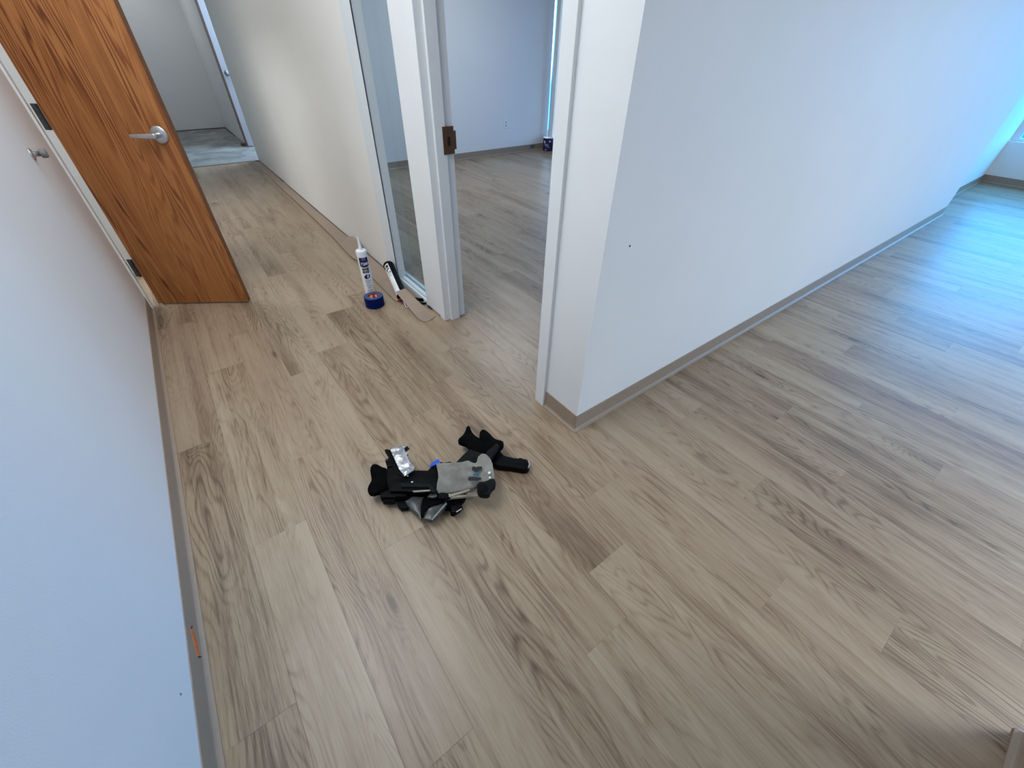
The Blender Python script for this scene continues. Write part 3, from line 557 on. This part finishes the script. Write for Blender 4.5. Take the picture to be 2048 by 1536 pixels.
    ('suede_pad', M_suede, [(-0.0553, 0.0052, 0.104), (-0.0326, -0.0102, 0.106), (-0.0072, -0.0288, 0.108), (0.0321, -0.0545, 0.11), (0.0479, -0.0586, 0.11), (0.0567, -0.0638, 0.11), (0.0613, -0.0776, 0.11), (0.0704, -0.0903, 0.11), (0.0919, -0.0844, 0.11), (0.1097, -0.0861, 0.11), (0.1237, -0.0951, 0.11), (0.1334, -0.1075, 0.108), (0.124, -0.1364, 0.108), (0.1054, -0.1687, 0.106), (0.095, -0.1915, 0.1), (0.0813, -0.1832, 0.1), (0.0634, -0.1826, 0.098), (0.0402, -0.1695, 0.096), (0.0204, -0.1703, 0.088), (-0.0009, -0.1637, 0.078), (-0.0286, -0.1493, 0.072), (-0.0781, -0.1225, 0.07), (-0.1076, -0.1033, 0.072), (-0.1083, -0.0916, 0.08), (-0.0978, -0.0784, 0.094), (-0.0793, -0.0576, 0.1), (-0.0683, -0.0345, 0.104)], 0.02, 0.008, 0.004, 1.0, None),
    ('pad_socket', M_rubber, [(0.0222, -0.1768, 0.1), (0.0352, -0.1706, 0.1), (0.0631, -0.183, 0.1), (0.0813, -0.1832, 0.1), (0.0955, -0.1895, 0.1), (0.0925, -0.2056, 0.1), (0.0792, -0.2195, 0.1), (0.064, -0.2184, 0.1), (0.0527, -0.2184, 0.1), (0.0471, -0.2344, 0.1), (0.0357, -0.2368, 0.1), (0.0095, -0.2166, 0.1), (0.0071, -0.1987, 0.1)], 0.028, 0.006, 0.002, 1.0, None),
    ('socket_hole', M_black, [(0.0174, -0.1929, 0.1065), (0.0295, -0.1852, 0.1065), (0.0424, -0.1873, 0.1065), (0.0512, -0.201, 0.1065), (0.047, -0.2172, 0.1065), (0.0351, -0.2248, 0.1065), (0.0196, -0.2216, 0.1065), (0.0124, -0.2093, 0.1065)], 0.004, 0.002, 0, 1.0, None),
    ('edge_strap', M_beige, [(-0.1871, -0.0514, 0.096), (-0.1328, -0.0855, 0.096), (-0.1333, -0.0918, 0.096), (-0.1868, -0.0592, 0.096)], 0.004, 0.001, 0, 1.0, None),
    ('edge_strap', M_beige, [(-0.112, -0.1088, 0.06), (-0.0493, -0.1459, 0.06), (-0.0175, -0.1658, 0.06), (-0.0083, -0.1582, 0.06), (0.0095, -0.1655, 0.06), (0.018, -0.1873, 0.06), (0.0516, -0.2118, 0.06), (0.0644, -0.2067, 0.06), (0.0592, -0.2196, 0.06), (0.0492, -0.2221, 0.06), (-0.0217, -0.1726, 0.06), (-0.087, -0.1363, 0.06), (-0.1148, -0.1176, 0.06)], 0.01, 0.002, 0.001, 1.0, None),
    ('edge_strap', M_beige, [(-0.0827, -0.145, 0.09), (-0.0447, -0.1566, 0.09), (-0.0075, -0.1684, 0.09), (-0.0091, -0.1738, 0.09), (-0.0458, -0.1655, 0.09), (-0.0841, -0.1547, 0.09)], 0.006, 0.002, 0, 1.0, None),
    ('buckle', M_black, [(-0.1106, -0.1108, 0.082), (-0.098, -0.1146, 0.082), (-0.0761, -0.136, 0.082), (-0.082, -0.1505, 0.082), (-0.0919, -0.1486, 0.082), (-0.1201, -0.1302, 0.082)], 0.012, 0.002, 0.001, 1.0, None),
    ('buckle_frame', M_steel, [(-0.0805, -0.1365, 0.0845), (-0.0766, -0.1416, 0.0845), (-0.0817, -0.1518, 0.0845), (-0.0863, -0.1495, 0.0845)], 0.004, 0.001, 0, 1.0, None),
    ('edge_strap', M_cloudy, [(-0.1506, -0.0945, 0.075), (-0.135, -0.0886, 0.075), (-0.1153, -0.0986, 0.075), (-0.1171, -0.1135, 0.075), (-0.131, -0.1121, 0.075)], 0.008, 0.002, 0.001, 1.0, None),
    ('worn_spot', M_wornspot, [(0.0438, -0.1084, 0.1205), (0.0526, -0.1059, 0.1205), (0.0594, -0.1174, 0.1205), (0.0662, -0.1175, 0.1205), (0.0792, -0.127, 0.1205), (0.0715, -0.1374, 0.1205), (0.0603, -0.1369, 0.1205), (0.0474, -0.138, 0.1205), (0.0418, -0.1258, 0.1205), (0.0382, -0.1185, 0.1205)], 0.001, 0, 0, 1.0, None),
    ('worn_spot', M_wornspot, [(0.0049, -0.14, 0.1165), (0.0141, -0.1365, 0.1165), (0.0257, -0.1449, 0.1165), (0.048, -0.1692, 0.1165), (0.0458, -0.1732, 0.1165), (0.0309, -0.1714, 0.1165), (0.0023, -0.1505, 0.1165)], 0.001, 0, 0, 1.0, None),
    ('paint_smear', M_bluepaint, [(0.0298, -0.1353, 0.1195), (0.0415, -0.138, 0.1195), (0.0504, -0.1485, 0.1195), (0.0498, -0.155, 0.1195), (0.0372, -0.155, 0.1195), (0.0272, -0.1443, 0.1195)], 0.0008, 0, 0, 1.0, None),
    ('paint_dot', M_whitedot, [(0.0814, -0.1636, 0.119), (0.0891, -0.1623, 0.119), (0.0927, -0.1672, 0.119), (0.0873, -0.1738, 0.119), (0.0799, -0.1712, 0.119)], 0.001, 0, 0, 1.0, None),
    ('paint_dot', M_whitedot, [(0.0736, -0.1802, 0.112), (0.0805, -0.1795, 0.112), (0.0824, -0.1854, 0.112), (0.0782, -0.1881, 0.112), (0.0727, -0.1841, 0.112)], 0.001, 0, 0, 1.0, None),
    ('paint_dot', M_whitedot, [(-0.1736, 0.0285, 0.0925), (-0.1687, 0.0284, 0.0925), (-0.1678, 0.0231, 0.0925), (-0.1728, 0.0215, 0.0925)], 0.001, 0, 0, 1.0, None),
    ('paint_dot', M_whitedot, [(-0.1732, -0.0062, 0.0905), (-0.1663, -0.0072, 0.0905), (-0.1649, -0.0128, 0.0905), (-0.172, -0.0121, 0.0905)], 0.001, 0, 0, 1.0, None),
]
def slab(poly, thick, puff, wr, taper, res=.011, seed=0, soften=True):
    rnd = random.Random(seed)
    n = len(poly)
    # resample and soften the outline
    pts = []
    for i in range(n):
        a, b = Vector(poly[i]), Vector(poly[(i+1) % n]); L = (b-a).length; k = max(1, int(L/res))
        pts += [a.lerp(b, j/k) for j in range(k)]
    if n > 5 and soften:
        for _ in range(1):
            pts = [(pts[i-1]+pts[i]*2+pts[(i+1) % len(pts)])/4 for i in range(len(pts))]
    b2 = [Vector((p.x, p.y)) for p in pts]; m_ = len(b2)
    def inside(q):
        c = False; j = m_-1
        for i in range(m_):
            if (b2[i].y > q.y) != (b2[j].y > q.y) and q.x < (b2[j].x-b2[i].x)*(q.y-b2[i].y)/(b2[j].y-b2[i].y)+b2[i].x: c = not c
            j = i
        return c
    x0, x1 = min(p.x for p in b2), max(p.x for p in b2); y0, y1 = min(p.y for p in b2), max(p.y for p in b2)
    inner = []; y = y0+res*.5
    while y < y1:
        x = x0+res*.5
        while x < x1:
            q = Vector((x+rnd.uniform(-.2, .2)*res, y+rnd.uniform(-.2, .2)*res))
            if inside(q) and min((q-p).length for p in b2) > res*.5: inner.append(q)
            x += res
        y += res
    V, E, Fc, *_ = delaunay_2d_cdt(b2+inner, [(i, (i+1) % m_) for i in range(m_)], [], 1, 1e-6)
    bm = bmesh.new(); top = []; bot = []
    cx = sum((p.x for p in b2))/m_; cy = sum((p.y for p in b2))/m_; fr = rnd.uniform(0, 9)
    for v in V:
        w = 0; z = 0; dmin = 9
        for p in pts:
            d2 = (p.x-v.x)**2+(p.y-v.y)**2; dmin = min(dmin, d2); ww = 1/(d2+1e-7); w += ww; z += ww*p.z
        z /= w; d = math.sqrt(dmin); s = 1-math.exp(-d/.012)
        zz = z+puff*s+wr*s*(math.sin(v.x*95+fr+2*math.sin(v.y*60))+math.sin(v.y*120+v.x*50+fr*2))*.5
        top.append(bm.verts.new((v.x, v.y, max(zz, .004))))
        bx, by = cx+(v.x-cx)*taper, cy+(v.y-cy)*taper
        bot.append(bm.verts.new((bx, by, max(.0012, z-thick))))
    eu = {}
    for f in Fc:
        if len(f) < 3: continue
        try: bm.faces.new([top[i] for i in f]); bm.faces.new([bot[i] for i in reversed(f)])
        except ValueError: pass
        for i in range(len(f)):
            e = (f[i], f[(i+1) % len(f)]); eu[e] = 1
    for (a, b) in list(eu):
        if (b, a) not in eu:
            try: bm.faces.new((top[b], top[a], bot[a], bot[b]))
            except ValueError: pass
    bmesh.ops.recalc_face_normals(bm, faces=bm.faces)
    return bm
def soft(o, angle=math.radians(50)):
    me = o.data
    me.polygons.foreach_set('use_smooth', [True]*len(me.polygons))
    try: me.set_sharp_from_angle(angle=angle)
    except Exception: pass
knee = empty('knee_pad', (.45, 1.0, 0), 'worn black and grey knee pad bundle with silver duct tape lying on the wood floor', 'knee pads')
for i, (nm, mt, poly, th, pf, wr, tp, lb) in enumerate(KNEE):
    o = link(nm, slab(poly, th, pf, wr, tp, .007 if nm in ('duct_tape', 'suede_pad') else .010 if th > .003 else .006, i, nm in ('side_wing', 'rear_wing', 'pad_socket', 'rear_arm')), mt, knee)
    soft(o)
    if lb: o['label'] = lb
# ------------------------------------------------------------------ adhesive cartridge, upright
TC = (.785, 2.705); TR = .0335
face = math.atan2(-TC[1], -TC[0])+.12            # the printed side looks at the room, a little to the right
tb = empty('adhesive_cartridge', (TC[0], TC[1], 0), 'white adhesive cartridge standing upright, nozzle up, behind the blue tape roll', 'adhesive tube', rz=face)
bm = bmesh.new(); lathe(bm, [(TR-.002, 0), (TR, .002), (TR, .300), (TR-.0005, .302)], 48); link('tube_body', bm, M_white_pl, tb)
bm = bmesh.new(); lathe(bm, [(TR+.001, .302), (TR+.001, .328), (TR-.001, .333), (.016, .335), (.0125, .338), (.0118, .352), (.0085, .352)], 48); link('shoulder_cap', bm, M_white_pl, tb)
bm = bmesh.new(); lathe(bm, [(.0112, .350), (.0105, .358), (.0048, .425), (.0035, .426)], 24); nz = link('nozzle', bm, M_white_pl, tb)
def arcs(bm, z0, z1, a0, a1, r=TR, n=10, bulge=0.0):
    A = []
    for i in range(n+1):
        a = a0+(a1-a0)*i/n; t = 2*i/n-1; zz = z0-bulge*(1-t*t)
        A.append((bm.verts.new(((r+.0005)*math.cos(a), (r+.0005)*math.sin(a), zz)), bm.verts.new(((r+.0005)*math.cos(a), (r+.0005)*math.sin(a), z1))))
    for (p, q), (p2, q2) in zip(A, A[1:]): bm.faces.new((p, p2, q2, q))
bm = bmesh.new(); arcs(bm, .232, .292, -.95, .95, bulge=.008); link('label_band', bm, M_navy, tb)
def text_on(parent, txt, z, size, r, mtl, name, a=0.0, width=None, bold=.0, up=None):
    cu = bpy.data.curves.new(name, 'FONT'); cu.body = txt; cu.size = size; cu.align_x = 'CENTER'; cu.offset = bold; cu.resolution_u = 3
    tmp = bpy.data.objects.new('tmp', cu); COL.objects.link(tmp)
    bpy.context.view_layer.update()
    me = bpy.data.meshes.new_from_object(tmp.evaluated_get(bpy.context.evaluated_depsgraph_get()))
    bpy.data.objects.remove(tmp); bpy.data.curves.remove(cu)
    bm = bmesh.new(); bm.from_mesh(me); bpy.data.meshes.remove(me)
    xs = [v.co.x for v in bm.verts]; w = max(xs)-min(xs); k = (width/w) if width else 1
    bmesh.ops.subdivide_edges(bm, edges=[e for e in bm.edges if e.calc_length() > size*.25], cuts=2)
    for v in bm.verts:
        an = a+v.co.x*k/r; z_ = z+v.co.y; v.co = Vector((r*math.cos(an), r*math.sin(an), z_))
    bmesh.ops.recalc_face_normals(bm, faces=bm.faces)
    return link(name, bm, mtl, parent)
text_on(tb, '7200', .240, .026, TR+.0009, M_white_ink, 'number_print', width=.052, bold=.0006)
text_on(tb, 'BASE', .204, .022, TR+.0006, M_ink, 'name_print', width=.046, bold=.0016)
text_on(tb, 'BOND', .184, .022, TR+.0006, M_ink, 'name_print', width=.048, bold=.0016)
bm = bmesh.new()                                   # oval emblem with a white card shape
ring = [bm.verts.new(((TR+.0006)*math.cos(.62*math.cos(t)), (TR+.0006)*math.sin(.62*math.cos(t)), .158+.0165*math.sin(t)+.004*math.cos(t))) for t in [2*math.pi*i/40 for i in range(40)]]
for i in range(1, 20): 
    a_, b_, c_, d_ = ring[i-1], ring[i], ring[40-i], ring[(41-i) % 40]
    bm.faces.new([a_, b_, c_, d_] if i > 1 else [ring[0], ring[1], ring[39]])
bm.faces.new([ring[19], ring[20], ring[21]]); em = link('emblem', bm, M_navy, tb)
bm = bmesh.new()
for q in [[(-.05, .147), (.22, .151), (.36, .172), (.02, .170)]]:
    bm.faces.new([bm.verts.new(((TR+.0012)*math.cos(a), (TR+.0012)*math.sin(a), z)) for a, z in q])
link('card_shape', bm, M_white_ink, em)
bm = bmesh.new(); rr = random.Random(3)
for z, w in [(.132,.62),(.127,.60),(.122,.58),(.116,.5),(.111,.45),(.106,.5),(.096,.62),(.091,.5),(.086,.55),(.079,.4),(.074,.42),(.069,.38),(.058,.5),(.053,.46),(.048,.48),(.036,.5)]:
    a = -w
    while a < w:
        b = min(w, a+rr.uniform(.06, .2)); arcs(bm, z, z+.0026, a, b, n=2); a = b+.035
o = link('small_print', bm, M_grey_ink, tb); o['kind'] = 'stuff'
bm = bmesh.new(); 
for z in (.276, .281, .286): arcs(bm, z, z+.002, -.35, .35, r=TR+.0005, n=5)
o = link('small_print', bm, simple('lilac_print', (.35, .28, .5), .5), tb); o['kind'] = 'stuff'
# ------------------------------------------------------------------ roll of blue tape
rt = empty('tape_roll', (.7557, 2.557, 0), 'blue masking tape roll lying flat in front of the white cartridge', 'tape roll', rz=.4)
bm = bmesh.new(); lathe(bm, [(.0405, .0008), (.0620, .0008), (.0632, .002), (.0632, .0695), (.0620, .0705), (.0405, .0705)], 56, closed=True); bmesh.ops.recalc_face_normals(bm, faces=bm.faces); soft(link('tape', bm, M_tape, rt), math.radians(30))
bm = bmesh.new(); lathe(bm, [(.0408, .0703), (.0612, .0703), (.0612, .0709), (.0408, .0709)], 56, closed=True); bmesh.ops.recalc_face_normals(bm, faces=bm.faces); link('tape_edge', bm, M_tape_side, rt)
bm = bmesh.new(); lathe(bm, [(.0375, .0006), (.0405, .0006), (.0405, .0712), (.0375, .0712)], 56, closed=True); bmesh.ops.recalc_face_normals(bm, faces=bm.faces); soft(link('card_core', bm, M_core, rt), math.radians(30))
bm = bmesh.new()
for a0, a1, z0, z1 in ((1.0, 1.6, .034, .060), (1.75, 1.95, .04, .056), (2.6, 3.1, .036, .056), (.2, .6, .04, .06)):
    A = [(bm.verts.new((.0372*math.cos(a), .0372*math.sin(a), z0)), bm.verts.new((.0372*math.cos(a), .0372*math.sin(a), z1))) for a in [a0+(a1-a0)*i/6 for i in range(7)]]
    for (p, q), (p2, q2) in zip(A, A[1:]): bm.faces.new((p, q, q2, p2))
link('core_label', bm, M_white_ink, rt)['kind'] = 'stuff'
bm = bmesh.new(); box(bm, (.0622, -.012, .001), (.0650, .006, .0695), .0008); bmesh.ops.rotate(bm, verts=bm.verts, cent=(0,0,0), matrix=Matrix.Rotation(-2.2, 3, 'Z')); link('tape_end', bm, M_tape, rt)
# ------------------------------------------------------------------ caulking gun leaning on the sidelight frame, with a cartridge in it
A0, A1 = Vector((1.000, 2.835, .118)), Vector((.935, 2.50, .042)); ax = (A1-A0).normalized(); AL = (A1-A0).length
gun = empty('caulking_gun', (A1.x, A1.y, 0), 'black caulking gun holding a cartridge, lying against the white sidelight frame', 'caulking gun')
camdir = (Vector((0, 0, 1.4))-A0); camdir = (camdir-ax*camdir.dot(ax)).normalized(); side = ax.cross(camdir).normalized()
base = Vector((A1.x, A1.y, 0))
def pol(c, ang, r): return c+(camdir*math.cos(ang)+side*math.sin(ang))*r-base
bm = bmesh.new(); gr = .0375; n = 14
def halfshell(bm, p, q, r, t, a0, a1, n=14):
    I = [[bm.verts.new(pol(c, a0+(a1-a0)*i/n, rr)) for i in range(n+1)] for c in (p, q) for rr in (r, r+t)]
    for i in range(n):
        bm.faces.new((I[0][i], I[0][i+1], I[2][i+1], I[2][i])); bm.faces.new((I[1][i+1], I[1][i], I[3][i], I[3][i+1]))
        bm.faces.new((I[0][i+1], I[0][i], I[1][i], I[1][i+1])); bm.faces.new((I[2][i], I[2][i+1], I[3][i+1], I[3][i]))
    for i in (0, n): bm.faces.new((I[0][i], I[2][i], I[3][i], I[1][i]))
    bmesh.ops.recalc_face_normals(bm, faces=bm.faces)
GS = -1
halfshell(bm, A0, A1, .0345, .0025, GS*.05, GS*math.pi*.95); soft(link('cradle', bm, M_black, gun), math.radians(30))
bm = bmesh.new(); halfshell(bm, A0-ax*.012, A0+ax*.006, .0345, .004, 0, math.pi*1.999, 30); soft(link('front_ring', bm, M_black, gun), math.radians(30))
bm = bmesh.new(); cyl(bm, A1-base, A1+ax*.012-base, .037, n=28, bev=.002); link('rear_plate', bm, M_black, gun)
e = A1+ax*.012-base
bm = bmesh.new(); tube(bm, [e, e+Vector((.035, -.02, -.012)), e+Vector((.085, -.06, -.022)), e+Vector((.125, -.085, -.026))], [.013, .012, .011, .010], 12); link('handle', bm, M_black, gun, True)
bm = bmesh.new(); tube(bm, [e+Vector((.02, -.028, -.02)), e+Vector((.06, -.085, -.028)), e+Vector((.10, -.125, -.030)), e+Vector((.115, -.125, -.030))], [.008, .008, .007, .006], 10); link('trigger', bm, M_black, gun, True)
bm = bmesh.new(); tube(bm, [e+ax*.001, e+Vector((-.014, -.05, -.022)), e+Vector((-.022, -.085, -.034)), e+Vector((-.018, -.10, -.034)), e+Vector((-.005, -.098, -.034))], .004, 10); link('plunger_rod', bm, M_steel, gun, True)
bm = bmesh.new(); box(bm, (-.012, -.012, -.008), (.012, .012, .008), .003); bmesh.ops.translate(bm, verts=bm.verts, vec=e+ax*.018+Vector((-.022, .0, -.008))); link('release_catch', bm, M_red, gun)
ct = empty('adhesive_cartridge', (A1.x, A1.y, 0), 'white printed cartridge lying in the black caulking gun', 'adhesive tube')
bm = bmesh.new(); cyl(bm, A0+ax*.004-base, A1-ax*.002-base, .0338, n=40, bev=.001); soft(link('tube_body', bm, M_white_pl, ct), math.radians(40))
bm = bmesh.new(); cyl(bm, A0-ax*.006-base, A0+ax*.0035-base, .030, n=30, bev=.002); link('end_cap', bm, M_ink, ct)
bm = bmesh.new(); rr = random.Random(11)
for s0, s1, a0, a1 in [(.02,.05,.15,.75),(.022,.048,.9,1.2),(.058,.075,.2,.55),(.060,.085,.62,.95),(.095,.118,.1,.28),(.098,.104,.35,.9),(.110,.114,.4,.9),(.128,.131,.2,.8),(.138,.141,.2,.9),(.148,.151,.2,.7)]:
    a0, a1 = -GS*a0, -GS*a1
    V_ = [[bm.verts.new(pol(A0+ax*s, a0+(a1-a0)*i/5, .0343)) for i in range(6)] for s in (s0, s1)]
    for i in range(5): bm.faces.new((V_[0][i], V_[0][i+1], V_[1][i+1], V_[1][i]))
bmesh.ops.recalc_face_normals(bm, faces=bm.faces); o = link('label_print', bm, M_ink, ct); o['kind'] = 'stuff'
# ------------------------------------------------------------------ loose vinyl strips
def row(l, r): return (l, r)
addstrip('cove_strip', 'longest loose taupe vinyl strip, lying along the far hall wall to the dark concrete', [row((.955, 7.62, .0012), (1.043, 7.62, .0012)), row((.955, 6.9, .0012), (1.043, 6.9, .0012)), row((.960, 6.3, .0015), (1.043, 6.3, .0015)), row((.965, 5.95, .0012), (1.043, 5.95, .0012))])
addstrip('cove_strip', 'middle loose taupe vinyl strip along the cream wall, its near end curled up behind the upright cartridge',
    [row((.944, 6.27, .010), (1.036, 6.10, .006)), row((.942, 5.15, .012), (1.036, 5.2, .007)), row((.934, 4.41, .011), (1.036, 4.5, .008)), row((.924, 3.95, .012), (1.036, 4.0, .010)), row((.914, 3.75, .014), (1.038, 3.86, .016)), row((.906, 3.58, .016), (1.040, 3.76, .046)), row((.900, 3.45, .015), (1.038, 3.62, .058)), row((.905, 3.36, .013), (1.030, 3.50, .050)), row((.93, 3.31, .012), (1.01, 3.42, .034))])
addstrip('cove_strip', 'loose taupe vinyl strip on the floor running past the upright cartridge to the caulking gun',
    [row((.925, 3.75, .0012), (1.035, 3.78, .0012)), row((.910, 3.4, .003), (1.038, 3.45, .006)), row((.902, 3.1, .006), (1.034, 3.14, .012)), row((.894, 2.85, .008), (1.014, 2.90, .012)), row((.889, 2.66, .009), (.978, 2.70, .012)), row((.886, 2.54, .008), (.938, 2.555, .010)), row((.893, 2.505, .007), (.918, 2.51, .008))])
addstrip('cove_strip', 'short loose taupe vinyl strip bridging from the caulking gun down to the floor by the post',
    [row((.892, 2.490, .086), (.962, 2.490, .090)), row((.893, 2.42, .070), (.968, 2.40, .076)), row((.898, 2.34, .047), (.980, 2.31, .054)), row((.903, 2.25, .024), (.996, 2.24, .028)), row((.906, 2.20, .010), (1.010, 2.21, .010)), row((.914, 2.185, .004), (1.022, 2.195, .004)), row((.920, 2.165, .0015), (1.020, 2.180, .0015)), row((.940, 2.150, .0013), (1.002, 2.168, .0013))])
